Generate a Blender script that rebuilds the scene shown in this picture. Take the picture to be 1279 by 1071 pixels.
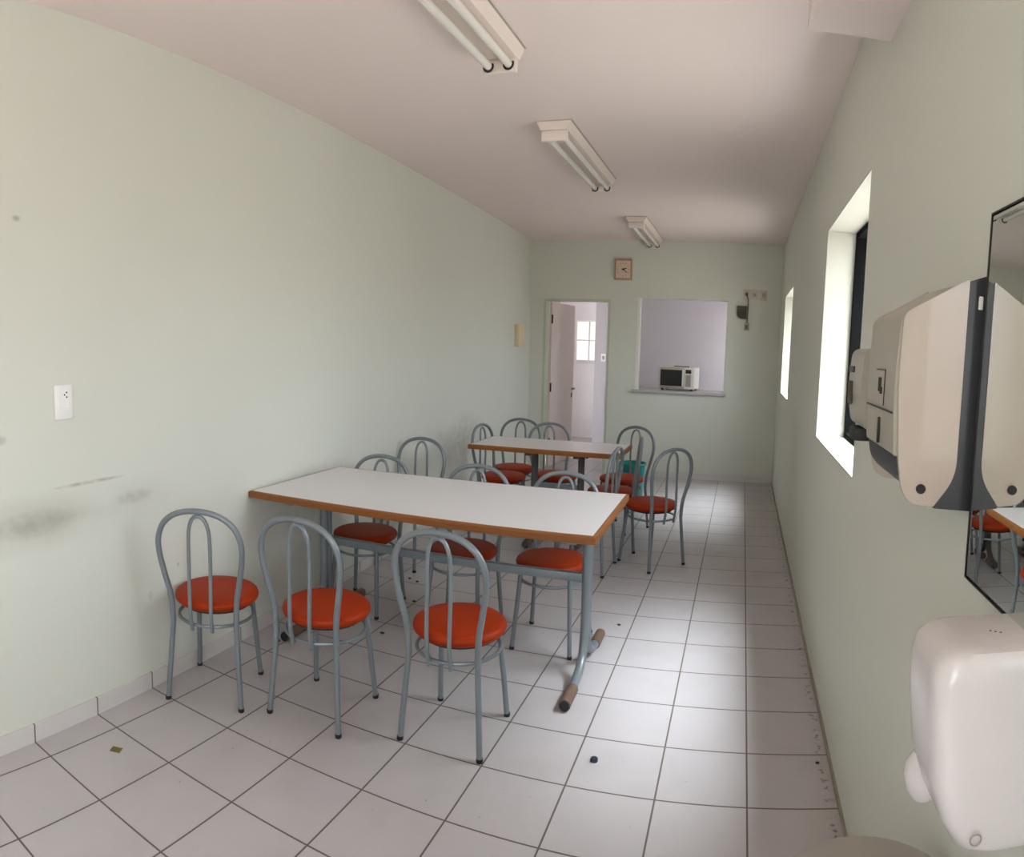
import bpy, bmesh, math, random
from mathutils import Vector, Matrix, noise

for o in list(bpy.data.objects):
    bpy.data.objects.remove(o)
sc = bpy.context.scene
COL = sc.collection
R = math.radians
T = 0.315                      # floor tile pitch (m)

# ------------------------------------------------------------------ camera
# the photograph is a phone panorama: cylindrical projection
FPX, U0, V0 = 852.306, 925.517, 510.031
cam_d = bpy.data.cameras.new('camera')
cam = bpy.data.objects.new('camera', cam_d)
COL.objects.link(cam)
sc.camera = cam
cam_d.type = 'PANO'
cam_d.panorama_type = 'CENTRAL_CYLINDRICAL'
cam_d.central_cylindrical_radius = 1.0
cam_d.central_cylindrical_range_u_min = -U0 / FPX
cam_d.central_cylindrical_range_u_max = (1279 - U0) / FPX
cam_d.central_cylindrical_range_v_max = V0 / FPX
cam_d.central_cylindrical_range_v_min = (V0 - 1071) / FPX
cam_d.clip_start = 0.02
cam_d.clip_end = 100
_p, _r = -0.08004, -0.05136
_M = Matrix.Rotation(_p, 3, 'X') @ Matrix.Rotation(_r, 3, 'Y')
_right, _fwd, _up = _M.col[0], _M.col[1], _M.col[2]
_m4 = Matrix(((_right.x, _up.x, -_fwd.x, -0.28424 * T),
              (_right.y, _up.y, -_fwd.y, -6.9643 * T),
              (_right.z, _up.z, -_fwd.z, 4.8606 * T),
              (0, 0, 0, 1)))
cam.matrix_world = _m4

# ------------------------------------------------------------------ world, daylight, exposure
sc.view_settings.view_transform = 'Standard'
sc.view_settings.look = 'None'
sc.view_settings.gamma = 1.0
sc.view_settings.use_curve_mapping = False
sc.view_settings.exposure = 0.77

w = bpy.data.worlds.new('sky')
sc.world = w
w.use_nodes = True
nt = w.node_tree
nt.nodes.clear()
_tc = nt.nodes.new('ShaderNodeTexCoord')
_sx = nt.nodes.new('ShaderNodeSeparateXYZ')
_rp = nt.nodes.new('ShaderNodeValToRGB')
_rp.color_ramp.elements[0].position = 0.48
_rp.color_ramp.elements[0].color = (0.60, 0.57, 0.53, 1)
_rp.color_ramp.elements[1].position = 0.56
_rp.color_ramp.elements[1].color = (0.86, 0.93, 1.0, 1)
_mr = nt.nodes.new('ShaderNodeMapRange')
_mr.inputs['From Min'].default_value = -1
_mr.inputs['From Max'].default_value = 1
_bg = nt.nodes.new('ShaderNodeBackground')
_bg.inputs['Strength'].default_value = 9.0
_wo = nt.nodes.new('ShaderNodeOutputWorld')
nt.links.new(_tc.outputs['Generated'], _sx.inputs[0])
nt.links.new(_sx.outputs['Z'], _mr.inputs['Value'])
nt.links.new(_mr.outputs['Result'], _rp.inputs['Fac'])
# hazy sky, brighter overhead
_zn = nt.nodes.new('ShaderNodeMapRange')
_zn.interpolation_type = 'SMOOTHSTEP'
_zn.inputs['From Min'].default_value = 0.68
_zn.inputs['From Max'].default_value = 1.0
_zn.inputs['To Min'].default_value = 8.0
_zn.inputs['To Max'].default_value = 95.0
nt.links.new(_sx.outputs['Z'], _zn.inputs['Value'])
nt.links.new(_zn.outputs['Result'], _bg.inputs['Strength'])
nt.links.new(_rp.outputs['Color'], _bg.inputs['Color'])
nt.links.new(_bg.outputs[0], _wo.inputs[0])


def area(name, loc, direction, sx, sy, power=0, color=(1, 1, 1), portal=False):
    d = bpy.data.lights.new(name, 'AREA')
    d.shape = 'RECTANGLE'
    d.size, d.size_y = sx, sy
    d.energy = power
    d.color = color
    if portal:
        d.cycles.is_portal = True
    o = bpy.data.objects.new(name, d)
    o.location = loc
    o.rotation_euler = Vector(direction).to_track_quat('-Z', 'Y').to_euler()
    COL.objects.link(o)
    return o


# ---- main dimensions
XR = 0.318                     # right wall
YB = 5.875                     # back wall
YN = -3.60                     # wall behind the camera
H = 2.808                      # ceiling
WT = 0.26                      # right wall thickness


def XLW(y):                    # left wall (not quite parallel to the right one)
    return -2.3798 - 0.054 * y


# portals let the sky light find the openings; two added lights without fixtures brighten the rooms beyond the back wall
area('window_daylight', (XR + WT + 0.01, 0.82, 1.65), (-1, 0, 0), 1.10, 1.30, portal=True)
area('window_daylight', (XR + WT + 0.01, 4.45, 1.65), (-1, 0, 0), 1.05, 1.15, portal=True)
area('window_daylight', (XR + WT + 0.01, -2.75, 1.65), (-1, 0, 0), 1.10, 1.30, portal=True)
area('window_daylight', (-0.55, YN - 0.14, 1.6), (0, 1, 0), 0.5, 1.2, portal=True)
area('kitchen_fill', (0.55, 6.75, 1.75), (-1, 0, -0.15), 0.9, 0.9, 3.0, (0.95, 0.95, 1.0))
area('passage_fill', (-1.55, 8.1, 2.2), (-1, 0.1, -0.35), 0.7, 0.7, 5, (1.0, 0.97, 1.0))

# ------------------------------------------------------------------ materials


def S(r, g, b):                # sRGB 0-255 -> linear
    def f(c):
        c /= 255
        return c / 12.92 if c <= 0.04045 else ((c + 0.055) / 1.055) ** 2.4
    return (f(r), f(g), f(b), 1)


def mat(name, col, rough=0.5, metal=0.0, var=0.06, scale=6.0, bump=0.0, bscale=60.0, coat=0.0, spec=0.5):
    m = bpy.data.materials.new(name)
    m.use_nodes = True
    t = m.node_tree
    b = t.nodes['Principled BSDF']
    b.inputs['Roughness'].default_value = rough
    b.inputs['Metallic'].default_value = metal
    b.inputs['Coat Weight'].default_value = coat
    b.inputs['Specular IOR Level'].default_value = spec
    tc = t.nodes.new('ShaderNodeTexCoord')
    n = t.nodes.new('ShaderNodeTexNoise')
    n.inputs['Scale'].default_value = scale
    n.inputs['Detail'].default_value = 4
    t.links.new(tc.outputs['Object'], n.inputs['Vector'])
    mx = t.nodes.new('ShaderNodeMix')
    mx.data_type = 'RGBA'
    mx.inputs['A'].default_value = tuple(c * (1 - var) for c in col[:3]) + (1,)
    mx.inputs['B'].default_value = tuple(min(1, c * (1 + var)) for c in col[:3]) + (1,)
    t.links.new(n.outputs['Fac'], mx.inputs['Factor'])
    t.links.new(mx.outputs['Result'], b.inputs['Base Color'])
    if bump:
        n2 = t.nodes.new('ShaderNodeTexNoise')
        n2.inputs['Scale'].default_value = bscale
        t.links.new(tc.outputs['Object'], n2.inputs['Vector'])
        bp = t.nodes.new('ShaderNodeBump')
        bp.inputs['Strength'].default_value = bump
        bp.inputs['Distance'].default_value = 0.01
        t.links.new(n2.outputs['Fac'], bp.inputs['Height'])
        t.links.new(bp.outputs['Normal'], b.inputs['Normal'])
    return m


def math_node(t, op, a=None, b=None, c=None):
    n = t.nodes.new('ShaderNodeMath')
    n.operation = op
    for i, v in enumerate((a, b, c)):
        if v is None:
            continue
        if isinstance(v, (int, float)):
            n.inputs[i].default_value = v
        else:
            t.links.new(v, n.inputs[i])
    return n.outputs[0]


def add_layer(m, fac, col):
    """mix COL over the material's base colour by the socket FAC"""
    t = m.node_tree
    b = t.nodes['Principled BSDF']
    src = b.inputs['Base Color'].links[0].from_socket
    mx = t.nodes.new('ShaderNodeMix')
    mx.data_type = 'RGBA'
    t.links.new(fac, mx.inputs['Factor'])
    t.links.new(src, mx.inputs['A'])
    mx.inputs['B'].default_value = col
    t.links.new(mx.outputs['Result'], b.inputs['Base Color'])


def grid_mask(t, x, y, px, py, width, ox=0.0, oy=0.0):
    """1 on the joints of a px by py grid"""
    def line(v, p, o):
        s = math_node(t, 'ADD', v, -o)
        s = math_node(t, 'DIVIDE', s, p)
        s = math_node(t, 'ADD', s, 0.5)
        s = math_node(t, 'FRACT', s)
        s = math_node(t, 'SUBTRACT', s, 0.5)
        s = math_node(t, 'ABSOLUTE', s)
        s = math_node(t, 'MULTIPLY', s, p)
        return math_node(t, 'LESS_THAN', s, width / 2)
    return math_node(t, 'MAXIMUM', line(x, px, ox), line(y, py, oy))


def geo_xyz(t):
    g = t.nodes.new('ShaderNodeNewGeometry')
    s = t.nodes.new('ShaderNodeSeparateXYZ')
    t.links.new(g.outputs['Position'], s.inputs[0])
    return s.outputs


def noise_fac(t, scale, detail=3, lo=0.4, hi=0.7):
    g = t.nodes.new('ShaderNodeNewGeometry')
    n = t.nodes.new('ShaderNodeTexNoise')
    n.inputs['Scale'].default_value = scale
    n.inputs['Detail'].default_value = detail
    t.links.new(g.outputs['Position'], n.inputs['Vector'])
    mr = t.nodes.new('ShaderNodeMapRange')
    mr.inputs['From Min'].default_value = lo
    mr.inputs['From Max'].default_value = hi
    t.links.new(n.outputs['Fac'], mr.inputs['Value'])
    return mr.outputs['Result']


GREEN = S(211, 211, 200)
M = {}
M['paint'] = mat('green_paint', GREEN, 0.7, var=0.03, scale=1.5, bump=0.03, bscale=40)
M['paint_right'] = mat('green_paint_right', GREEN, 0.6, var=0.03, scale=1.5, bump=0.03, bscale=40)
M['paint_left'] = mat('green_paint_marked', GREEN, 0.65, var=0.03, scale=1.5, bump=0.03, bscale=40)
M['ceiling'] = mat('ceiling_paint', S(236, 220, 215), 0.8, var=0.02, scale=1.2)
M['reveal'] = mat('white_reveal_paint', S(166, 163, 151), 0.6, var=0.02)
M['kitchen'] = mat('kitchen_wall_tile', S(187, 182, 187), 0.22, var=0.03, scale=2)
M['white_wall'] = mat('passage_wall_tile', S(218, 212, 214), 0.2, var=0.02, scale=2)
M['floor'] = mat('floor_tile', S(186, 179, 179), 0.27, var=0.05, scale=5, bump=0.04, bscale=9)
M['base_tile'] = mat('baseboard_tile', S(208, 202, 198), 0.35, var=0.04)
M['base_paint'] = mat('baseboard_grey', S(150, 143, 125), 0.6, var=0.08)
M['trim'] = mat('door_trim_paint', S(190, 194, 172), 0.5, var=0.03)
M['door'] = mat('door_leaf_paint', S(206, 192, 184), 0.45, var=0.02)
M['metal_dark'] = mat('dark_metal', S(52, 48, 46), 0.4, metal=0.8)
M['tube'] = mat('grey_enamel_tube', S(124, 131, 136), 0.36, metal=0.25, var=0.06, scale=14)
M['tube_dark'] = mat('grey_enamel_stretcher', S(122, 130, 134), 0.4, metal=0.2, var=0.08, scale=14)
M['rust'] = mat('rusty_foot_tube', S(118, 92, 78), 0.7, metal=0.2, var=0.35, scale=30, bump=0.2, bscale=80)
M['rubber'] = mat('black_rubber', S(30, 27, 27), 0.6, var=0.1)
M['vinyl'] = mat('orange_red_vinyl', S(154, 45, 3), 0.5, var=0.07, scale=5, bump=0.05, bscale=120, spec=0.18)
M['laminate'] = mat('white_laminate', S(226, 221, 222), 0.3, var=0.015, scale=4)
M['wood'] = mat('wood_edge', S(150, 90, 36), 0.42, var=0.0)
M['plastic_white'] = mat('white_plastic', S(206, 199, 198), 0.26, var=0.02, coat=0.1)
M['plastic_cream'] = mat('cream_plastic', S(180, 164, 152), 0.3, var=0.02, coat=0.2)
M['plastic_greige'] = mat('greige_plastic', S(166, 161, 147), 0.35, var=0.02)
M['plastic_grey'] = mat('dark_grey_plastic', S(42, 43, 48), 0.4, var=0.06)
M['bin_grey'] = mat('grey_bin_plastic', S(158, 150, 142), 0.4, var=0.04)
M['teal'] = mat('teal_plastic', S(12, 128, 124), 0.35, var=0.05)
M['white'] = mat('white_enamel', S(226, 222, 214), 0.35, var=0.02)
M['lamp_white'] = mat('unlit_fluorescent_tube', S(232, 226, 218), 0.25, var=0.01)
M['lamp_body'] = mat('lamp_body_enamel', S(234, 220, 211), 0.4, var=0.02)
M['tube_shaded'] = mat('shaded_table_tube', S(84, 78, 80), 0.45, metal=0.2)  # tube enamel with the far legs' backlit shade put into the colour
M['black'] = mat('black_gloss', S(14, 13, 13), 0.15, var=0.05)
M['frame_black'] = mat('black_window_frame', S(9, 9, 9), 0.9, var=0.05, spec=0.05)
M['steel'] = mat('brushed_steel', S(190, 184, 178), 0.3, metal=0.7)
M['ledge'] = mat('grey_stone_ledge', S(176, 174, 174), 0.3, var=0.1, scale=40)
M['clock_frame'] = mat('clock_brown_frame', S(172, 142, 118), 0.5, var=0.08)
M['clock_face'] = mat('clock_pink_face', S(218, 190, 168), 0.5, var=0.02)
M['beige_box'] = mat('yellowed_plastic', S(222, 205, 168), 0.45, var=0.02)
M['plate'] = mat('switch_plate', S(205, 196, 180), 0.4, var=0.02)
M['socket_white'] = mat('socket_plate_white', S(235, 231, 228), 0.35, var=0.01)
M['cord'] = mat('brown_grey_cord', S(96, 88, 72), 0.5)
M['adapter'] = mat('dark_adapter', S(66, 60, 46), 0.6)
M['concrete'] = mat('outside_paving', S(150, 146, 140), 0.9, var=0.1)
M['navy'] = mat('navy_print', S(26, 44, 88), 0.5)
M['scrap'] = mat('ochre_scrap', S(110, 96, 44), 0.7, var=0.2, scale=60)
M['crumb'] = mat('dark_dirt', S(44, 38, 34), 0.8, var=0.3, scale=80)
M['cap_blue'] = mat('blue_black_cap', S(42, 48, 66), 0.4)

# floor tiles: joints, wear and dirt along the right wall
t = M['floor'].node_tree
_x, _y, _z = geo_xyz(t)
_dirt = noise_fac(t, 3.2, 5, 0.5, 0.85)
add_layer(M['floor'], math_node(t, 'MULTIPLY', _dirt, 0.22), S(150, 136, 126))
_sp = noise_fac(t, 38, 2, 0.74, 0.78)
add_layer(M['floor'], math_node(t, 'MULTIPLY', _sp, 0.45), S(120, 104, 92))
_near = math_node(t, 'SUBTRACT', 1.0, math_node(t, 'MULTIPLY', math_node(t, 'ABSOLUTE', math_node(t, 'ADD', _x, -0.285)), 40))
_near = math_node(t, 'MAXIMUM', _near, 0.0)
_rag = noise_fac(t, 34, 3, 0.56, 0.66)
add_layer(M['floor'], math_node(t, 'MULTIPLY', math_node(t, 'MULTIPLY', _near, _rag), 0.7), S(70, 58, 48))
_g = grid_mask(t, _x, _y, T, T, 0.0065)
add_layer(M['floor'], math_node(t, 'MULTIPLY', _g, 0.92), S(84, 70, 60))
# the joint is rougher than the glaze
_b = t.nodes['Principled BSDF']
_rr = math_node(t, 'MULTIPLY_ADD', _g, 0.5, 0.27)
t.links.new(_rr, _b.inputs['Roughness'])

t = M['kitchen'].node_tree
_x, _y, _z = geo_xyz(t)
add_layer(M['kitchen'], math_node(t, 'MULTIPLY', grid_mask(t, math_node(t, 'ADD', _x, _y), _z, 0.2, 0.3, 0.004), 0.25), S(160, 150, 160))
t = M['white_wall'].node_tree
_x, _y, _z = geo_xyz(t)
add_layer(M['white_wall'], math_node(t, 'MULTIPLY', grid_mask(t, math_node(t, 'ADD', _x, _y), _z, 0.2, 0.3, 0.004), 0.25), S(180, 165, 175))
t = M['base_tile'].node_tree
_x, _y, _z = geo_xyz(t)
add_layer(M['base_tile'], grid_mask(t, _x, _y, 50.0, T, 0.006, ox=25.0), S(96, 84, 74))

# scuffs on the left wall: a band where chair backs rub and a few single marks
t = M['paint_left'].node_tree
_x, _y, _z = geo_xyz(t)


def bump_band(v, c, h):
    d = math_node(t, 'ABSOLUTE', math_node(t, 'ADD', v, -c))
    return math_node(t, 'MAXIMUM', math_node(t, 'SUBTRACT', 1.0, math_node(t, 'DIVIDE', d, h)), 0.0)


_band = math_node(t, 'MULTIPLY', bump_band(_z, 0.86, 0.13), bump_band(_y, -1.05, 0.95))
add_layer(M['paint_left'], math_node(t, 'MULTIPLY', math_node(t, 'MULTIPLY', _band, noise_fac(t, 2.2, 6, 0.28, 0.70)), 0.95), S(128, 120, 104))
for (cy, cz, ry, rz, k) in ((-0.62, 0.985, 0.20, 0.010, 0.55), (-0.38, 0.885, 0.12, 0.035, 0.28), (-0.90, 0.86, 0.22, 0.06, 0.25),
                            (-1.05, 1.20, 0.05, 0.025, 0.5), (-0.92, 2.02, 0.022, 0.014, 0.5), (-0.30, 0.42, 0.02, 0.025, 0.25),
                            (1.10, 0.60, 0.8, 0.25, 0.18), (3.6, 0.62, 0.6, 0.3, 0.30), (-0.12, 0.52, 0.01, 0.01, 0.7)):
    _d = math_node(t, 'ADD', math_node(t, 'POWER', math_node(t, 'DIVIDE', math_node(t, 'ADD', _y, -cy), ry), 2),
                   math_node(t, 'POWER', math_node(t, 'DIVIDE', math_node(t, 'ADD', _z, -cz), rz), 2))
    _k = math_node(t, 'MAXIMUM', math_node(t, 'SUBTRACT', 1.0, _d), 0.0)
    add_layer(M['paint_left'], math_node(t, 'MULTIPLY', math_node(t, 'MULTIPLY', _k, noise_fac(t, 22, 3, 0.2, 0.6)), k), S(104, 96, 80))

# wood grain
t = M['wood'].node_tree
_tc = t.nodes.new('ShaderNodeTexCoord')
_mp = t.nodes.new('ShaderNodeMapping')
_mp.inputs['Scale'].default_value = (3, 3, 60)
_n = t.nodes.new('ShaderNodeTexNoise')
_n.inputs['Scale'].default_value = 3
_n.inputs['Detail'].default_value = 6
t.links.new(_tc.outputs['Object'], _mp.inputs[0])
t.links.new(_mp.outputs[0], _n.inputs['Vector'])
add_layer(M['wood'], math_node(t, 'MULTIPLY', _n.outputs['Fac'], 0.9), S(116, 64, 22))


def simple_bsdf(name, kind):
    m = bpy.data.materials.new(name)
    m.use_nodes = True
    t = m.node_tree
    t.nodes.clear()
    out = t.nodes.new('ShaderNodeOutputMaterial')
    if kind == 'glass':
        tr = t.nodes.new('ShaderNodeBsdfTransparent')
        tr.inputs[0].default_value = (0.93, 0.95, 0.95, 1)
        gl = t.nodes.new('ShaderNodeBsdfGlossy')
        gl.inputs['Roughness'].default_value = 0.03
        mx = t.nodes.new('ShaderNodeMixShader')
        mx.inputs[0].default_value = 0.06
        t.links.new(tr.outputs[0], mx.inputs[1])
        t.links.new(gl.outputs[0], mx.inputs[2])
        t.links.new(mx.outputs[0], out.inputs[0])
    elif kind == 'mirror':
        gl = t.nodes.new('ShaderNodeBsdfGlossy')
        gl.inputs['Roughness'].default_value = 0.01
        gl.inputs['Color'].default_value = (0.80, 0.83, 0.80, 1)
        t.links.new(gl.outputs[0], out.inputs[0])
    elif kind == 'reflected_pane':
        e = t.nodes.new('ShaderNodeEmission')
        e.inputs[0].default_value = (1, 0.95, 1, 1)
        e.inputs[1].default_value = 0.65
        t.links.new(e.outputs[0], out.inputs[0])
    return m


M['glass'] = simple_bsdf('window_glass', 'glass')
M['mirror'] = simple_bsdf('mirror_glass', 'mirror')
M['reflected_pane'] = simple_bsdf('glowing_window_reflection', 'reflected_pane')  # emission stands in for the bright reflection on the passage tiles

# ------------------------------------------------------------------ mesh helpers


def link(name, bm, m, parent=None, smooth=False, loc=None):
    me = bpy.data.meshes.new(name)
    bmesh.ops.recalc_face_normals(bm, faces=bm.faces[:])
    if smooth:
        for f in bm.faces:
            f.smooth = True
        for e in bm.edges:
            if len(e.link_faces) == 2 and e.calc_face_angle(0) > R(38):
                e.smooth = False
    bm.to_mesh(me)
    bm.free()
    me.materials.append(m)
    o = bpy.data.objects.new(name, me)
    COL.objects.link(o)
    if parent:
        o.parent = parent
    if loc:
        o.location = loc
    return o


def bx(bm, lo, hi):
    v = [bm.verts.new((x, y, z)) for z in (lo[2], hi[2]) for y in (lo[1], hi[1]) for x in (lo[0], hi[0])]
    for f in ((0, 2, 3, 1), (4, 5, 7, 6), (0, 1, 5, 4), (2, 6, 7, 3), (0, 4, 6, 2), (1, 3, 7, 5)):
        bm.faces.new([v[i] for i in f])
    return v


def box(lo, hi, bev=0.0, seg=2):
    bm = bmesh.new()
    bx(bm, lo, hi)
    if bev:
        bmesh.ops.bevel(bm, geom=bm.edges[:], offset=bev, segments=seg, profile=0.5, affect='EDGES')
    return bm


def boxes(*bs):
    bm = bmesh.new()
    for lo, hi in bs:
        bx(bm, lo, hi)
    return bm


def catmull(pts, n=6, closed=False):
    pts = [Vector(p) for p in pts]
    out = []
    N = len(pts)
    rng = range(N) if closed else range(N - 1)
    for i in rng:
        if closed:
            p0, p1, p2, p3 = pts[i - 1], pts[i], pts[(i + 1) % N], pts[(i + 2) % N]
        else:
            p1, p2 = pts[i], pts[i + 1]
            p0 = pts[i - 1] if i > 0 else p1 * 2 - p2
            p3 = pts[i + 2] if i + 2 < N else p2 * 2 - p1
        for k in range(n):
            s = k / n
            out.append(0.5 * ((2 * p1) + (p2 - p0) * s + (2 * p0 - 5 * p1 + 4 * p2 - p3) * s * s + (3 * p1 - p0 - 3 * p2 + p3) * s ** 3))
    if not closed:
        out.append(pts[-1])
    return out


def sweep(bm, pts, r, seg=10, closed=False, cap=True):
    pts = [Vector(p) for p in pts]
    n = len(pts)
    tang = []
    for i in range(n):
        if closed:
            d = pts[(i + 1) % n] - pts[i - 1]
        else:
            d = pts[min(i + 1, n - 1)] - pts[max(i - 1, 0)]
        tang.append(d.normalized())
    a = Vector((0, 0, 1)) if abs(tang[0].z) < 0.9 else Vector((1, 0, 0))
    nrm = (a - tang[0] * a.dot(tang[0])).normalized()
    rings = []
    for i in range(n):
        nrm = (nrm - tang[i] * nrm.dot(tang[i])).normalized()
        bi = tang[i].cross(nrm)
        rr = r[i] if isinstance(r, (list, tuple)) else r
        rings.append([bm.verts.new(pts[i] + (nrm * math.cos(2 * math.pi * k / seg) + bi * math.sin(2 * math.pi * k / seg)) * rr) for k in range(seg)])
    for i in range(n if closed else n - 1):
        A, B = rings[i], rings[(i + 1) % n]
        for k in range(seg):
            bm.faces.new((A[k], A[(k + 1) % seg], B[(k + 1) % seg], B[k]))
    if cap and not closed:
        bm.faces.new(rings[0][::-1])
        bm.faces.new(rings[-1])
    return bm


def tube(pts, r, seg=10, closed=False):
    return sweep(bmesh.new(), pts, r, seg, closed)


def lathe(bm, prof, seg=32, c=(0, 0, 0)):
    rings = []
    for r, z in prof:
        if r < 1e-6:
            rings.append([bm.verts.new((c[0], c[1], c[2] + z))])
        else:
            rings.append([bm.verts.new((c[0] + r * math.cos(2 * math.pi * k / seg), c[1] + r * math.sin(2 * math.pi * k / seg), c[2] + z)) for k in range(seg)])
    for A, B in zip(rings, rings[1:]):
        for k in range(seg):
            k2 = (k + 1) % seg
            if len(A) == 1:
                bm.faces.new((A[0], B[k2], B[k]))
            elif len(B) == 1:
                bm.faces.new((A[k], A[k2], B[0]))
            else:
                bm.faces.new((A[k], A[k2], B[k2], B[k]))
    return bm


def prism(bm, poly, axis, a, b):
    """extrude a 2D polygon along AXIS from a to b ('Y': poly is (x, z); 'X': (y, z); 'Z': (x, y))"""
    def p(u, v, s):
        return {'Y': (u, s, v), 'X': (s, u, v), 'Z': (u, v, s)}[axis]
    A = [bm.verts.new(p(u, v, a)) for u, v in poly]
    B = [bm.verts.new(p(u, v, b)) for u, v in poly]
    n = len(poly)
    for i in range(n):
        bm.faces.new((A[i], A[(i + 1) % n], B[(i + 1) % n], B[i]))
    bm.faces.new(A[::-1])
    bm.faces.new(B)
    return bm


def rounded_poly(pts, rad, n=6):
    """round the corners of a 2D polygon; RAD one radius or a list"""
    out = []
    N = len(pts)
    for i in range(N):
        r = rad[i] if isinstance(rad, (list, tuple)) else rad
        p0, p1, p2 = Vector(pts[i - 1]), Vector(pts[i]), Vector(pts[(i + 1) % N])
        if r <= 0:
            out.append(tuple(p1))
            continue
        d0, d2 = (p0 - p1), (p2 - p1)
        a = min(r, d0.length * 0.49)
        b = min(r, d2.length * 0.49)
        s, e = p1 + d0.normalized() * a, p1 + d2.normalized() * b
        for k in range(n + 1):
            u = k / n
            out.append(tuple(s * (1 - u) ** 2 + p1 * 2 * u * (1 - u) + e * u * u))
    return out


def empty(name, loc=(0, 0, 0), rz=0.0):
    o = bpy.data.objects.new(name, None)
    o.empty_display_size = 0.05
    o.location = loc
    o.rotation_euler = (0, 0, rz)
    COL.objects.link(o)
    return o


def tag(o, label, cat, group=None):
    o['label'] = label
    o['category'] = cat
    if group:
        o['group'] = group
    return o


def struct(o, label=None, cat=None):
    o['kind'] = 'structure'
    if label:
        o['label'] = label
        o['category'] = cat
    return o


def copy_tree(src, parent=None):
    c = src.copy()
    COL.objects.link(c)
    if parent:
        c.parent = parent
        c.matrix_parent_inverse = src.matrix_parent_inverse.copy()
    for ch in list(src.children):
        copy_tree(ch, c)
    return c


# ------------------------------------------------------------------ room shell
YF = 9.0                       # far end of the passage behind the back wall
xl0, xl1 = XLW(YN), XLW(YB)
bm = bmesh.new()
bx(bm, (-3.6, YN - 0.2, -0.12), (1.2, YF + 0.2, 0.0))
struct(link('floor', bm, M['floor']), 'white square glazed floor tiles with dark grout lines', 'floor')

bm = bmesh.new()
bx(bm, (-3.6, YN - 0.2, H), (XR + WT, YB + 0.13, H + 0.12))
struct(link('ceiling', bm, M['ceiling']), 'plain off-white painted ceiling', 'ceiling')

# left wall, slightly out of parallel
bm = bmesh.new()
prism(bm, [(XLW(YN - 0.2), YN - 0.2), (XLW(YB), YB), (XLW(YB) - 0.2, YB), (XLW(YN - 0.2) - 0.2, YN - 0.2)], 'Z', 0, H)
struct(link('wall_left', bm, M['paint_left']), 'pale green wall with scuff marks beside the tables', 'wall')

# right wall with two window openings: (y0, y1, z0, z1)
W0 = (-3.30, -2.20, 1.0, 2.30)  # third opening, added unseen beside the camera to light the room
W1 = (0.19, 1.42, 1.105, 2.20)
W2 = (3.87, 5.02, 1.135, 2.150)


def wall_x(name, x0, x1, y0, y1, holes, m):
    bs = []
    y = y0
    for (a, b, c, d) in holes:
        bs.append(((x0, y, 0), (x1, a, H)))
        bs.append(((x0, a, 0), (x1, b, c)))
        bs.append(((x0, a, d), (x1, b, H)))
        y = b
    bs.append(((x0, y, 0), (x1, y1, H)))
    return link(name, boxes(*bs), m)


struct(wall_x('wall_right', XR, XR + WT, YN - 0.2, YB, (W0, W1, W2), M['paint_right']), 'grey-green wall with the two small windows', 'wall')

# back wall with the doorway and the serving hatch
DX0, DX1, DZ = -2.525, -1.700, 2.105
HX0, HX1, HZ0, HZ1 = -1.370, -0.310, 1.045, 2.135
y0, y1 = YB, YB + 0.13
struct(link('wall_back', boxes(
    ((XLW(YB) - 0.2, y0, 0), (DX0, y1, H)), ((DX0, y0, DZ), (DX1, y1, H)), ((DX1, y0, 0), (HX0, y1, H)),
    ((HX0, y0, 0), (HX1, y1, HZ0)), ((HX0, y0, HZ1), (HX1, y1, H)), ((HX1, y0, 0), (XR + WT, y1, H))), M['paint']),
    'pale green end wall with the doorway and serving hatch', 'wall')

# wall behind the camera with an unseen opening, added and sized for its light
struct(link('wall_near', boxes(
    ((-2.6, YN - 0.15, 0), (-0.80, YN, H)), ((-0.80, YN - 0.15, 0), (-0.30, YN, 1.0)), ((-0.80, YN - 0.15, 2.2), (-0.30, YN, H)), ((-0.30, YN - 0.15, 0), (XR, YN, H))), M['paint']))
# lowered soffit in the corner over the camera
struct(link('trim_1', box((0.055, YN, 2.535), (XR, -0.012, H)), M['ceiling']), 'boxed ceiling drop above the right wall', 'soffit')
# ground outside the added opening behind the camera
struct(link('ground', box((-6, -9, -0.15), (3, YN - 0.2, -0.03)), M['concrete']))

# plastered window reveals (thin linings a hair inside the openings)
for i, (a, b, c, d) in enumerate((W1, W2)):
    e = 0.006
    struct(link('trim_%d' % (i + 2), boxes(
        ((XR + 0.001, a, c), (XR + WT - 0.11, b, c + e)), ((XR + 0.001, a, d - e), (XR + WT - 0.11, b, d)),
        ((XR + 0.001, a, c + e), (XR + WT - 0.11, a + e, d - e)), ((XR + 0.001, b - e, c + e), (XR + WT - 0.11, b, d - e))), M['reveal']),
        'white plastered window reveal of the %s window' % ('near' if i == 0 else 'far'), 'window reveal')

# windows
for i, (a, b, c, d) in enumerate((W1, W2)):
    root = empty('window_%d' % (i + 1), (XR + 0.15, (a + b) / 2, c))
    struct(root, 'dark framed %s window in the right wall' % ('larger near' if i == 0 else 'small far'), 'window')
    hw, hh = (b - a) / 2, d - c
    f = 0.035
    fr = link('window_frame', boxes(
        ((0.001, -hw, 0), (0.108, -hw + f, hh)), ((0.001, hw - f, 0), (0.108, hw, hh)),
        ((0.001, -hw + f, 0), (0.108, hw - f, f)), ((0.001, -hw + f, hh - f), (0.108, hw - f, hh))), M['frame_black'], root)
    link('mullion', box((0.03, -0.02, f), (0.09, 0.02, hh - f)), M['frame_black'], root)
    link('pane', box((0.055, -hw + f, f), (0.060, -0.02, hh - f)), M['glass'], root)
    link('pane', box((0.055, 0.02, f), (0.060, hw - f, hh - f)), M['glass'], root)

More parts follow.
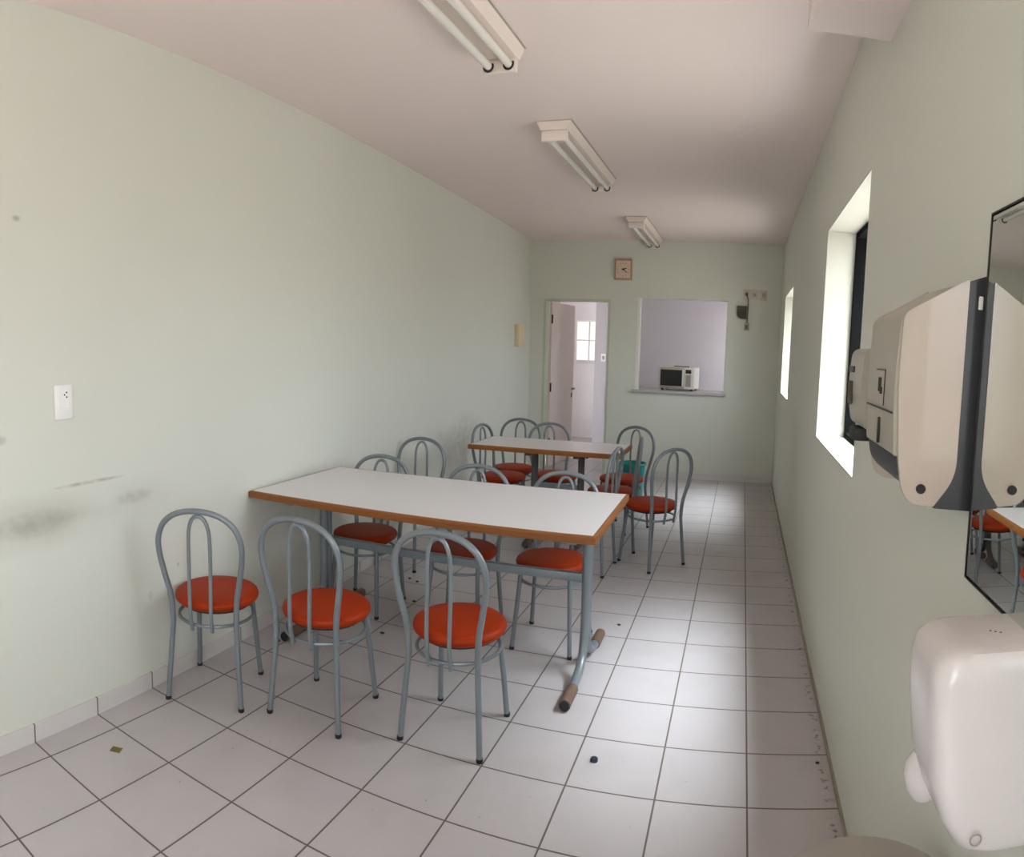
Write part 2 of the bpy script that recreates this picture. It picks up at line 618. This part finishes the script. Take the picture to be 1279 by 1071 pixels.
# baseboards
bm = bmesh.new()
prism(bm, [(XLW(YN), YN), (XLW(YB), YB), (XLW(YB) + 0.012, YB), (XLW(YN) + 0.012, YN)], 'Z', 0, 0.072)
struct(link('baseboard_left', bm, M['base_tile']), 'cut tile baseboard along the left wall', 'baseboard')
struct(link('baseboard_back', boxes(((DX1 + 0.04, YB - 0.011, 0), (XR, YB, 0.075))), M['base_tile']), 'cut tile baseboard under the serving hatch', 'baseboard')
struct(link('baseboard_right', box((XR - 0.008, YN, 0), (XR, YB, 0.022)), M['base_paint']), 'thin grey mortar strip along the right wall', 'baseboard')

# door frame, hatch ledge
struct(link('trim_4', boxes(((DX0, YB - 0.006, 0), (DX0 + 0.028, YB + 0.136, DZ)), ((DX1 - 0.028, YB - 0.006, 0), (DX1, YB + 0.136, DZ)),
                            ((DX0 + 0.028, YB - 0.006, DZ - 0.028), (DX1 - 0.028, YB + 0.136, DZ))), M['trim']),
       'pale green door frame in the end wall', 'door frame')
struct(link('trim_5', boxes(((HX0, YB - 0.004, HZ0), (HX0 + 0.03, YB + 0.134, HZ1))), M['white']), 'white left lining of the serving hatch', 'hatch lining')

# kitchen and passage beyond the back wall
YK = 7.35
struct(link('wall_kitchen', boxes(((-2.20, YK, 0), (0.95, YK + 0.1, H)), ((0.85, YB + 0.13, 0), (0.95, YK, H))), M['kitchen']), 'pale mauve tiled kitchen wall seen through the hatch', 'wall')
struct(link('wall_passage', boxes(((-3.30, YB + 0.13, 0), (-3.20, YF, H)), ((-3.2, YF, 0), (-1.2, YF + 0.1, H)), ((-1.3, YK + 0.1, 0), (-1.2, YF, H))), M['white_wall']),
       'bright white tiled wall seen past the open door', 'wall')
struct(link('ceiling_kitchen', boxes(((-3.30, YB + 0.13, H), (0.95, YF + 0.1, H + 0.1))), M['ceiling']))

# window reflected in the end wall's tiles, built as a framed glowing pane
root = struct(empty('window_3', (-2.66, YF, 1.28)), 'bright window reflection on the passage end wall, built as a glowing pane', 'window')
link('window_frame', boxes(((-0.24, -0.03, 0), (0.24, -0.001, 0.03)), ((-0.24, -0.03, 0.67), (0.24, -0.001, 0.70)), ((-0.24, -0.03, 0.03), (-0.21, -0.001, 0.67)),
                           ((0.21, -0.03, 0.03), (0.24, -0.001, 0.67)), ((-0.012, -0.03, 0.03), (0.012, -0.001, 0.67)), ((-0.21, -0.028, 0.35), (0.21, -0.002, 0.37))), M['white'], root)
link('pane', box((-0.21, -0.012, 0.03), (0.21, -0.006, 0.67)), M['reflected_pane'], root)

# open door leaf, hinged on its left
root = struct(empty('door_1', (DX0 + 0.03, YB + 0.14, 0.008), R(82)), 'beige door standing open into the next room', 'door')
link('leaf', box((0, -0.036, 0), (0.755, 0.0, DZ - 0.04), 0.003, 1), M['door'], root)
hd = link('door_handle', tube(catmull([(0.70, -0.036, 0.96), (0.70, -0.075, 0.96), (0.685, -0.082, 0.96), (0.60, -0.082, 0.955)], 5), 0.009, 8), M['metal_dark'], root, True)
link('keyhole_plate', box((0.682, -0.040, 0.84), (0.718, -0.036, 0.90), 0.001, 1), M['metal_dark'], root)
for z in (0.25, 0.95, 1.80):
    link('hinge', tube([(0.0, -0.040, z), (0.0, -0.040, z + 0.11)], 0.011, 8), M['metal_dark'], root, True)

# grey ledge of the serving hatch
tag(link('hatch_ledge', box((HX0 - 0.035, YB - 0.055, HZ0 - 0.03), (HX1 + 0.03, YB + 0.55, HZ0 - 0.0005), 0.004, 2), M['ledge']),
    'grey stone ledge along the bottom of the serving hatch', 'ledge')

# ------------------------------------------------------------------ chairs
NBACK = 14


def make_chair():
    root = empty('dining_chair')
    # seat cushion
    bm = bmesh.new()
    lathe(bm, [(0.0, 0.404), (0.155, 0.404), (0.172, 0.408), (0.183, 0.418), (0.187, 0.430), (0.183, 0.442), (0.172, 0.450), (0.150, 0.455), (0.08, 0.459), (0.0, 0.460)], 40, (0, 0.010, 0))
    link('seat', bm, M['vinyl'], root, True)
    link('seat_board', lathe(bmesh.new(), [(0.0, 0.392), (0.150, 0.392), (0.150, 0.404), (0.0, 0.404)], 32, (0, 0.010, 0)), M['rubber'], root, True)
    # ring under the seat
    ring = [(0.166 * math.cos(a), 0.004 + 0.170 * math.sin(a), 0.347) for a in [2 * math.pi * k / 40 for k in range(40)]]
    link('seat_ring', tube(ring, 0.0075, 8, True), M['tube'], root, True)
    # back hoop: one bent tube that runs on into the rear legs
    zc = 0.347
    half = [(0.143, -0.148, zc), (0.148, -0.156, 0.46), (0.168, -0.172, 0.56), (0.184, -0.186, 0.655), (0.183, -0.194, 0.725), (0.155, -0.201, 0.79), (0.095, -0.207, 0.835), (0.0, -0.210, 0.852)]
    pts = half + [(-x, y, z) for x, y, z in half[-2::-1]]
    link('back_hoop', tube(catmull(pts, 5), 0.0125, 10), M['tube'], root, True)
    ih = [(0.045, -0.172, 0.328), (0.046, -0.188, 0.40), (0.047, -0.192, 0.47), (0.048, -0.190, 0.60), (0.047, -0.192, 0.72), (0.042, -0.195, 0.775), (0.026, -0.199, 0.815), (0.0, -0.201, 0.829)]
    ip = ih + [(-x, y, z) for x, y, z in ih[-2::-1]]
    link('inner_hoop', tube(catmull(ip, 5), 0.0085, 8), M['tube'], root, True)
    for s in (-1, 1):
        for top, foot in (((s * 0.143, -0.148, zc + 0.004), (s * 0.166, -0.172, 0.0)), ((s * 0.128, 0.118, 0.404), (s * 0.152, 0.166, 0.0))):
            top, foot = Vector(top), Vector(foot)
            d = (foot - top).normalized()
            lg = link('leg', tube([top, foot - d * 0.014 + Vector((0, 0, 0.0))], 0.0118, 10), M['tube'], root, True)
            f2 = foot.copy()
            link('foot_cap', lathe(bmesh.new(), [(0.0, 0.0), (0.0120, 0.0), (0.0130, 0.003), (0.0130, 0.016), (0.0, 0.016)], 12, tuple(f2)), M['rubber'], lg, True)
    return root


CH = [  # x, y, facing angle (from +Y, counter-clockwise), label
    (-2.150, -0.100, 24, 'orange-seated tube chair closest to the left wall in the front row'),
    (-1.676, 0.063, 3, 'middle one of the three orange-seated chairs in front of the long table'),
    (-1.125, 0.188, 0, 'rightmost orange-seated chair of the front row, nearest the camera'),
    (-2.125, 1.120, 184, 'red-seated chair pushed under the far side of the long table, nearest the left wall'),
    (-1.500, 1.100, 181, 'middle chair of the three pushed under the far side of the long table'),
    (-1.005, 1.110, 178, 'chair pushed under the far side of the long table, by its right end leg'),
    (-2.285, 1.930, 178, 'chair by the left wall behind the long table, its seat hidden by the tabletop'),
    (-2.020, 3.120, 264, 'chair turned sideways at the left end of the far table'),
    (-2.060, 3.520, 182, 'chair behind the far table, left one, in front of the door frame'),
    (-1.625, 3.350, 214, 'chair behind the far table, in front of the open door leaf'),
    (-1.110, 2.330, 86, 'chair seen edge-on before the right corner of the far table, seat hidden from view'),
    (-1.035, 2.890, 100, 'chair seen edge-on with its seat under the right end of the far table'),
    (-1.060, 3.430, 156, 'chair in front of the teal bin behind the right end of the far table'),
    (-0.685, 2.565, 50, 'red-seated chair standing free in the aisle beyond the long table'),
]
proto = make_chair()
for i, (x, y, a, lb) in enumerate(CH):
    c = proto if i == 0 else copy_tree(proto)
    c.location = (x, y, 0.0)
    c.rotation_euler = (0, 0, R(a))
    tag(c, lb, 'chair', 'round-seated tube chairs')

# ------------------------------------------------------------------ tables


def make_table(loc, L, Wd, ztop, leg_x, label, rot=0.0, str_z=0.455, foot_in=0.0, tube_m='tube'):
    """laminate top with wooden edge on two T-shaped tube legs; local x along the table"""
    root = empty('dining_table', loc, rot)
    tag(root, label, 'table', 'laminate dining tables')
    th = 0.036
    hl, hw = L / 2, Wd / 2
    e = 0.014
    link('tabletop', box((-hl + e, -hw + e, ztop - th + 0.004), (hl - e, hw - e, ztop), 0.0015, 1), M['laminate'], root)
    # wooden edge band, a rounded frame round the top
    bm = bmesh.new()
    prof = [(0, -th), (-0.003, -th + 0.002), (-0.004, -0.010), (-0.001, -0.003), (0.004, -0.0005), (e, -0.0005), (e, -th)]
    corners = [(-hl, -hw), (hl, -hw), (hl, hw), (-hl, hw)]
    rings = []
    for (cx, cy) in corners:
        sx, sy = (1 if cx < 0 else -1), (1 if cy < 0 else -1)
        rings.append([bm.verts.new((cx + sx * (u + 0.004), cy + sy * (u + 0.004), ztop + v)) for u, v in prof])
    for k in range(4):
        A, B = rings[k], rings[(k + 1) % 4]
        n = len(prof)
        for j in range(n):
            bm.faces.new((A[j], A[(j + 1) % n], B[(j + 1) % n], B[j]))
    link('edge_band', bm, M['wood'], root)
    zt = ztop - th
    for lx in leg_x:
        lg = empty_leg = link('leg', boxes(((lx - 0.02, -hw + 0.08, zt - 0.030), (lx + 0.02, hw - 0.08, zt))), M[tube_m], root)
        for s in (-1, 1):
            path = [(lx, s * 0.021, zt - 0.028), (lx, s * 0.021, 0.30), (lx, s * 0.026, 0.20), (lx, s * 0.052, 0.11), (lx, s * 0.115, 0.060), (lx, s * 0.22, 0.034), (lx, s * (hw - 0.16 - foot_in), 0.030)]
            link('leg_tube', tube(catmull(path, 5), 0.021, 12), M[tube_m], lg, True)
            link('foot_sleeve', tube([(lx, s * (hw - 0.19 - foot_in), 0.0300), (lx, s * (hw - 0.045 - foot_in), 0.0275)], 0.0255, 12), M['rust'], lg, True)
            link('end_plug', tube([(lx, s * (hw - 0.046 - foot_in), 0.0275), (lx, s * (hw - 0.036 - foot_in), 0.0275)], 0.0215, 12), M['rubber'], lg, True)
    link('stretcher', box((min(leg_x), -0.018, str_z - 0.020), (max(leg_x), 0.018, str_z + 0.020), 0.004, 2), M['tube_dark'], root, True)
    link('top_rail', boxes(((min(leg_x) - 0.02, -0.02, zt - 0.026), (max(leg_x) + 0.045, 0.02, zt - 0.001)), ((max(leg_x) + 0.015, -0.014, zt - 0.046), (max(leg_x) + 0.034, 0.014, zt - 0.026))), M['tube_dark'], root)
    for s, xx in ((1, max(leg_x) + 0.045),):
        link('rail_plug', box((xx - 0.011, -0.018, zt - 0.052), (xx + 0.008, 0.018, zt - 0.020), 0.006, 2), M['rubber'], root)
    return root


make_table((-1.523, 0.838, 0), 1.762, 0.85, 0.775, (-0.685, 0.762), 'long white-topped table with wooden edge, nearest the camera', R(0.5))
make_table((-1.510, 2.805, 0), 1.165, 0.55, 0.775, (-0.13, 0.24), 'smaller white-topped table with wooden edge, farther back before the doorway', foot_in=0.03, tube_m='tube_shaded')

# ------------------------------------------------------------------ ceiling lights


def make_light():
    root = empty('ceiling_light')
    Lh = 0.68
    bm = bmesh.new()
    prism(bm, [(-0.10, 0), (0.10, 0), (0.10, -0.010), (0.078, -0.052), (-0.078, -0.052), (-0.10, -0.010)], 'Y', -Lh, Lh)
    link('housing', bm, M['lamp_body'], root)
    link('base_plate', box((-0.106, -Lh - 0.004, -0.0045), (0.106, Lh + 0.004, 0)), M['plastic_greige'], root)
    for sy in (-1, 1):
        link('end_cap', box((-0.076, min(sy * (Lh - 0.044), sy * (Lh - 0.012)), -0.110), (0.076, max(sy * (Lh - 0.044), sy * (Lh - 0.012)), -0.0515), 0.005, 2), M['lamp_body'], root, True)
    for sx in (-1, 1):
        x = sx * 0.046
        link('lamp_tube', tube([(x, -Lh + 0.043, -0.080), (x, Lh - 0.043, -0.080)], 0.0175, 14), M['lamp_white'], root, True)
        for sy in (-1, 1):
            yc = sy * (Lh - 0.050)
            arc = [(x + 0.021 * math.cos(a), yc, -0.081 + 0.021 * math.sin(a)) for a in [R(-215 + 20 * k) for k in range(13)]]
            link('lamp_socket', tube(arc, 0.0048, 6), M['rubber'], root, True)
    return root


proto = make_light()
for i, (x, y, lb) in enumerate(((-1.185, 0.03, 'unlit twin-tube ceiling light nearest the camera, cut by the top of the picture'),
                                (-1.222, 2.33, 'middle one of the three unlit twin-tube ceiling lights'),
                                (-1.195, 5.14, 'farthest unlit twin-tube ceiling light, above the wall clock'))):
    o = proto if i == 0 else copy_tree(proto)
    o.location = (x, y, H)
    tag(o, lb, 'ceiling light', 'fluorescent ceiling lights')

# ------------------------------------------------------------------ mirror and dispensers on the right wall
root = tag(empty('wall_mirror', (XR, -1.60, 1.172)), 'frameless wall mirror at the right edge of the picture', 'mirror')
link('mirror_backing', box((-0.007, -0.4985, 0.0015), (-0.001, 0.4985, 0.6165)), M['metal_dark'], root)
link('edge_rim', boxes(((-0.0125, -0.503, -0.003), (-0.001, -0.4995, 0.621)), ((-0.0125, 0.4995, -0.003), (-0.001, 0.503, 0.621)), ((-0.0125, -0.4995, -0.003), (-0.001, 0.4995, 0.0005)), ((-0.0125, -0.4995, 0.6175), (-0.001, 0.4995, 0.621))), M['metal_dark'], root)
link('mirror_glass', box((-0.011, -0.497, 0.003), (-0.007, 0.497, 0.615)), M['mirror'], root)

# paper towel dispenser
YA, YZ = -1.075, -0.800        # near and far side
root = tag(empty('towel_dispenser', (XR, YA, 1.28)), 'cream paper towel dispenser with dark back plate, beside the mirror', 'paper towel dispenser')


def P(x, z):
    return (x - XR, z - 1.28)


wdt = YZ - YA
cover = rounded_poly([P(0.282, 1.680), P(0.172, 1.612), P(0.166, 1.50), P(0.172, 1.372), P(0.282, 1.372)], [0.004, 0.014, 0.04, 0.006, 0.0])
link('cover', prism(bmesh.new(), cover, 'Y', 0.011, wdt - 0.011), M['plastic_greige'], root, True)  # darker than the side panels: the front's shading put into its colour
side = rounded_poly([P(0.284, 1.683), P(0.173, 1.615), P(0.171, 1.50), P(0.180, 1.36), P(0.194, 1.292), P(0.247, 1.287), P(0.284, 1.338)], [0.004, 0.014, 0.03, 0.03, 0.035, 0.002, 0.03])
for a, b in ((0.0, 0.012), (wdt - 0.012, wdt)):
    sd = link('side_panel', prism(bmesh.new(), side, 'Y', a, b), M['plastic_cream'], root, True)
    if a == 0.0:
        lk = link('lock', tube([(0.222 - XR, -0.004, 1.318 - 1.28), (0.222 - XR, 0.002, 1.318 - 1.28)], 0.0085, 16), M['rubber'], sd, True)
plate = rounded_poly([P(0.2845, 1.679), P(0.2845, 1.345), P(0.248, 1.284), P(0.3175, 1.279), P(0.3175, 1.692)], [0.002, 0.03, 0.001, 0, 0.002])
link('back_plate', prism(bmesh.new(), plate, 'Y', 0.001, wdt - 0.001), M['plastic_grey'], root, True)
tray = rounded_poly([P(0.176, 1.371), P(0.182, 1.335), P(0.212, 1.306), P(0.282, 1.30), P(0.282, 1.371)], [0.002, 0.03, 0.03, 0, 0])
link('outlet_tray', prism(bmesh.new(), tray, 'Y', 0.013, wdt - 0.013), M['plastic_grey'], root, True)
link('latch', box((0.302 - XR, -0.003, 1.632 - 1.28), (0.310 - XR, 0.0, 1.655 - 1.28), 0.001, 1), M['white'], root)
fx = 0.1675 - XR
link('sticker', boxes(((fx - 0.0016, 0.090, 0.172), (fx + 0.002, 0.166, 0.236))), M['plastic_cream'], root)
ic = link('sticker_pictogram', boxes(((fx - 0.0030, 0.118, 0.196), (fx - 0.001, 0.142, 0.222)), ((fx - 0.0030, 0.108, 0.192), (fx - 0.001, 0.126, 0.205))), M['crumb'], root)
link('sticker_border', boxes(((fx - 0.0026, 0.090, 0.235), (fx - 0.001, 0.166, 0.2375)), ((fx - 0.0026, 0.0885, 0.172), (fx - 0.001, 0.0905, 0.2375)),
                             ((fx - 0.0026, 0.012, 0.164), (fx - 0.001, 0.250, 0.167))), M['metal_dark'], root)
link('level_window', boxes(((fx - 0.0020, 0.124, 0.10), (fx + 0.003, 0.130, 0.148))), M['metal_dark'], root)

# soap dispenser further along the wall
root = tag(empty('soap_dispenser', (XR, -0.73, 1.367)), 'small grey-beige soap dispenser between the near window and the towel dispenser', 'soap dispenser')
body = rounded_poly([(-0.001, 0.205), (-0.145, 0.190), (-0.152, 0.10), (-0.140, 0.012), (-0.001, 0.0)], [0.004, 0.02, 0.05, 0.02, 0.002])
link('body', prism(bmesh.new(), body, 'Y', 0.0, 0.175), M['plastic_greige'], root, True)
link('push_button', box((-0.156, 0.115, 0.060), (-0.148, 0.150, 0.115), 0.003, 2), M['adapter'], root)
link('label_plate', box((-0.1535, 0.10, 0.135), (-0.149, 0.160, 0.150), 0.001, 1), M['plastic_grey'], root)
link('nozzle', box((-0.145, 0.09, -0.024), (-0.085, 0.165, 0.008), 0.008, 2), M['rubber'], root, True)

# big glossy white dispenser under the mirror
root = tag(empty('wall_dispenser', (XR, -1.345, 0.901)), 'glossy white rounded dispenser on the wall below the mirror', 'wall dispenser')
bm = bmesh.new()
sections = [(0.000, 0.085, 0.062), (0.012, 0.108, 0.070), (0.045, 0.126, 0.074), (0.10, 0.144, 0.077), (0.18, 0.152, 0.078), (0.235, 0.153, 0.077), (0.258, 0.147, 0.073), (0.270, 0.132, 0.066), (0.274, 0.105, 0.055)]
rings = []
for z, d, hy in sections:
    poly = rounded_poly([(-0.001, -hy), (-d, -hy + 0.004), (-d, hy), (-0.001, hy)], [0.0, 0.034, 0.034, 0.0], 7)
    rings.append([bm.verts.new((x, y, z)) for x, y in poly])
for A, B in zip(rings, rings[1:]):
    n = len(A)
    for k in range(n):
        bm.faces.new((A[k], A[(k + 1) % n], B[(k + 1) % n], B[k]))
bm.faces.new(rings[0][::-1])
bm.faces.new(rings[-1])
link('body', bm, M['plastic_white'], root, True)
bm = bmesh.new()
lathe(bm, [(0, -0.040), (0.016, -0.036), (0.027, -0.018), (0.030, 0.0), (0.027, 0.016), (0.016, 0.034), (0, 0.040)], 20, (-0.111, 0.090, 0.022))
link('push_lever', bm, M['plastic_white'], root, True)
ringp = [(-0.086 + 0.0075 * math.cos(a), -0.0745, 0.030 + 0.0075 * math.sin(a)) for a in [2 * math.pi * k / 20 for k in range(20)]]
link('screw_ring', tube(ringp, 0.0012, 6, True), M['bin_grey'], root, True)
link('indicator_holes', boxes(*[((-0.060 + 0.006 * k, -0.004 - 0.004 * k, 0.2738), (-0.0575 + 0.006 * k, -0.0015 - 0.004 * k, 0.2746)) for k in range(3)]), M['metal_dark'], root)

# grey waste bin below
root = tag(empty('waste_bin', (0.150, -1.198, 0)), 'round grey bin lid just showing at the bottom edge', 'bin')
link('bucket', lathe(bmesh.new(), [(0, 0.0), (0.125, 0.0), (0.130, 0.006), (0.152, 0.63), (0.152, 0.645), (0.0, 0.645)], 40), M['bin_grey'], root, True)
link('lid', lathe(bmesh.new(), [(0.154, 0.630), (0.163, 0.632), (0.166, 0.650), (0.164, 0.664), (0.156, 0.674), (0.08, 0.680), (0, 0.682)], 48), M['bin_grey'], root, True)

# ------------------------------------------------------------------ things on the left wall
yy = -0.742
ang = math.atan(0.054)
root = tag(empty('wall_socket', (XLW(yy), yy, 1.255), ang), 'white power socket plate on the left wall', 'socket')
link('plate', box((0.0005, -0.043, 0), (0.011, 0.043, 0.135), 0.003, 2), M['socket_white'], root, True)
link('insert', box((0.011, -0.024, 0.045), (0.0135, 0.024, 0.125), 0.001, 1), M['socket_white'], root)
for a, b in ((0.000, 0.096), (0.010, 0.105), (0.010, 0.087)):
    link('pin_hole', tube([(0.0128, a + 0.002, b), (0.0139, a + 0.002, b)], 0.0036, 10), M['rubber'], root, True)

yy = 5.30
root = tag(empty('wall_box', (XLW(yy), yy, 1.515), ang), 'cream plastic box on the left wall beside the doorway', 'wall box')
link('case', box((0.0005, -0.115, 0), (0.052, 0.115, 0.255), 0.006, 2), M['beige_box'], root, True)
link('front_cover', box((0.052, -0.098, 0.018), (0.059, 0.098, 0.238), 0.003, 2), M['beige_box'], root, True)

# ------------------------------------------------------------------ things on the back wall
root = tag(empty('wall_clock', (-1.555, YB, 2.335)), 'square pinkish wall clock above the doorway', 'clock')
link('case', box((-0.105, -0.040, 0), (0.105, -0.0005, 0.245), 0.006, 2), M['clock_frame'], root, True)
fc = link('dial', box((-0.085, -0.043, 0.022), (0.085, -0.040, 0.223), 0.001, 1), M['clock_face'], root)
for k in range(12):
    a = 2 * math.pi * k / 12
    x, z = 0.066 * math.sin(a), 0.1225 + 0.078 * math.cos(a)
    link('hour_mark', box((x - 0.004, -0.0442, z - 0.004), (x + 0.004, -0.043, z + 0.004)), M['adapter'], fc)


def hand(a, ln, wd, y):
    d = Vector((math.sin(a), 0, math.cos(a)))
    s = Vector((math.cos(a), 0, -math.sin(a))) * wd
    bm = bmesh.new()
    c = Vector((0, y, 0.1225))
    base = [c - d * 0.012 - s, c - d * 0.012 + s, c + d * ln + s * 0.5, c + d * ln - s * 0.5]
    A = [bm.verts.new(v) for v in base]
    B = [bm.verts.new(v + Vector((0, -0.002, 0))) for v in base]
    for i in range(4):
        bm.faces.new((A[i], A[(i + 1) % 4], B[(i + 1) % 4], B[i]))
    bm.faces.new(A[::-1])
    bm.faces.new(B)
    return bm


link('hour_hand', hand(R(72), 0.045, 0.007, -0.0445), M['black'], fc)
link('minute_hand', hand(R(128), 0.062, 0.005, -0.0468), M['black'], fc)

for x, lb, hole in ((-0.092, 'socket plate with a plug in it, leftmost of three right of the hatch', True),
                    (0.002, 'middle one of three cream plates right of the serving hatch', True),
                    (0.105, 'blank cream plate nearest the right wall, right of the hatch', False)):
    root = tag(empty('wall_plate', (x, YB, 2.165)), lb, 'wall plate', 'switch plates right of the hatch')
    link('plate', box((-0.040, -0.010, 0), (0.040, -0.0005, 0.112), 0.003, 2), M['plate'], root, True)
    if hole:
        link('insert', box((-0.020, -0.014, 0.035), (0.020, -0.010, 0.078), 0.002, 1), M['adapter'] if x > -0.05 and False else M['plastic_greige'], root)
        link('pin_hole', box((0.000, -0.0150, 0.050), (0.010, -0.0138, 0.060)), M['rubber'], root)
    else:
        link('switch', box((-0.016, -0.015, 0.03), (0.016, -0.010, 0.082), 0.002, 1), M['plastic_greige'], root)

root = tag(empty('adapter_box', (-0.125, YB, 1.935)), 'dark square box hanging beside the cord right of the hatch', 'adapter')
ab = rounded_poly([(-0.068, 0.145), (-0.066, 0.03), (-0.03, 0.0), (0.044, 0.0), (0.046, 0.145)], [0.006, 0.02, 0.02, 0.004, 0.006])
link('case', prism(bmesh.new(), ab, 'Y', -0.045, -0.0005), M['adapter'], root, True)
link('cover_rib', box((-0.055, -0.048, 0.115), (0.035, -0.045, 0.124)), M['cord'], root)

root = tag(empty('extension_cord', (-0.072, YB, 1.80)), 'short extension cord hanging from the leftmost plate right of the hatch', 'cord')
link('plug', box((-0.032, -0.046, 0.405), (-0.004, -0.0165, 0.438), 0.004, 2), M['adapter'], root, True)
link('cable', tube(catmull([(-0.018, -0.040, 0.41), (0.002, -0.045, 0.36), (0.006, -0.030, 0.30), (0.006, -0.025, 0.20), (0.004, -0.020, 0.12), (0.0, -0.018, 0.085)], 6), 0.006, 8), M['cord'], root, True)
so = link('outlet_block', box((-0.030, -0.034, 0.0), (0.030, -0.001, 0.09), 0.008, 2), M['plastic_cream'], root, True)
link('socket_face', box((-0.016, -0.036, 0.018), (0.016, -0.034, 0.066), 0.002, 1), M['cord'], so)

# light switch on the kitchen partition, seen through the door
root = tag(empty('light_switch', (-2.07, YK, 1.33)), 'small white switch plate seen through the open doorway', 'switch')
link('plate', box((-0.035, -0.010, 0), (0.035, -0.0005, 0.11), 0.002, 1), M['socket_white'], root)
link('rocker', box((-0.014, -0.014, 0.03), (0.014, -0.010, 0.08), 0.002, 1), M['bin_grey'], root)

# ------------------------------------------------------------------ microwave in the hatch
root = tag(empty('microwave_oven', (-0.885, 6.02, HZ0), R(-7)), 'white microwave oven with black door glass in the serving hatch', 'microwave')
zb = 0.022
link('cabinet', box((-0.215, 0.0, zb), (0.215, 0.33, zb + 0.262), 0.006, 2), M['white'], root, True)
dr = link('door', box((-0.213, -0.022, zb + 0.004), (0.098, -0.0005, zb + 0.258), 0.005, 2), M['steel'], root, True)
link('door_glass', box((-0.196, -0.0245, zb + 0.034), (0.070, -0.0222, zb + 0.228), 0.002, 1), M['black'], dr)
link('door_handle', box((0.074, -0.042, zb + 0.03), (0.094, -0.0222, zb + 0.232), 0.004, 2), M['white'], dr, True)
pn = link('control_panel', box((0.100, -0.018, zb + 0.004), (0.213, -0.0005, zb + 0.258), 0.003, 2), M['white'], root, True)
link('display', box((0.112, -0.0195, zb + 0.190), (0.182, -0.0182, zb + 0.235)), M['black'], pn)
link('keypad', box((0.115, -0.0195, zb + 0.03), (0.180, -0.0182, zb + 0.172)), M['bin_grey'], pn)
for a in (-0.18, 0.18):
    for b in (0.03, 0.29):
        link('foot', lathe(bmesh.new(), [(0, 0), (0.018, 0), (0.016, zb + 0.001), (0, zb + 0.001)], 12, (a, b, 0)), M['rubber'], root, True)
tag(link('power_cord', tube(catmull([(-0.93, 6.10, HZ0 + 0.2905), (-0.865, 6.14, HZ0 + 0.2905), (-0.805, 6.10, HZ0 + 0.2905), (-0.745, 6.12, HZ0 + 0.2905)], 6), 0.0055, 8), M['rubber'], None, True),
    'short black cord lying on top of the microwave', 'cord')

# ------------------------------------------------------------------ teal bin by the far table
root = tag(empty('plastic_bin', (-1.100, 4.22, 0)), 'teal plastic bin behind the chairs at the far table', 'bin')
link('bucket', lathe(bmesh.new(), [(0, 0.0), (0.095, 0.0), (0.098, 0.004), (0.126, 0.43), (0.121, 0.43), (0.094, 0.010), (0, 0.010)], 36), M['teal'], root, True)
link('rim', lathe(bmesh.new(), [(0.124, 0.418), (0.134, 0.420), (0.136, 0.432), (0.130, 0.440), (0.121, 0.438), (0.121, 0.425)], 36), M['teal'], root, True)

# ------------------------------------------------------------------ bits lying on the floor
random.seed(4)


def crumb(x, y, s, label, m='crumb', name='dirt_crumb', cat='debris'):
    bm = bmesh.new()
    bmesh.ops.create_icosphere(bm, subdivisions=2, radius=1)
    for v in bm.verts:
        k = 0.75 + 0.5 * noise.noise(v.co * 1.7 + Vector((x * 9, y * 7, 1)))
        v.co = Vector((v.co.x * s * k, v.co.y * s * 0.8 * k, max(-0.0, (v.co.z + 0.55)) * s * 0.35 * k))
    o = link(name, bm, M[m], None, True, (x, y, 0.0))
    return tag(o, label, cat, 'bits on the floor')


tag(link('bottle_cap', lathe(bmesh.new(), [(0, 0), (0.014, 0), (0.0148, 0.002), (0.0142, 0.010), (0.012, 0.0125), (0, 0.0125)], 20), M['cap_blue'], None, True, (-0.563, 0.167, 0)),
    'dark blue bottle cap on the tiles in front of the long table leg', 'bottle cap')
ps = link('paper_scrap', box((-0.020, -0.016, 0.0), (0.020, 0.016, 0.0015)), M['scrap'], None, False, (-2.085, -0.725, 0))
ps.rotation_euler = (0, 0, 0.5)
tag(ps, 'small ochre scrap on the tiles near the left wall', 'scrap')
crumb(-2.290, 0.590, 0.022, 'dark crumb by the left baseboard behind the second front chair')
crumb(-2.240, 0.435, 0.020, 'dark crumb on the joint just left of the second front chair')
crumb(-1.840, 0.820, 0.016, 'dark crumb under the middle of the long table')
crumb(-1.900, 1.300, 0.016, 'dark crumb in front of the middle chair behind the long table')
crumb(-2.110, 1.640, 0.017, 'left one of two dark crumbs by the leg of the chair nearest the wall')
crumb(-2.040, 1.610, 0.014, 'right one of two dark crumbs by the leg of the chair nearest the wall')
crumb(0.268, 0.262, 0.011, 'black crumb on the tiles at the foot of the right wall')
crumb(-0.700, 1.420, 0.013, 'brownish crumb on the tiles beyond the foot of the long table')
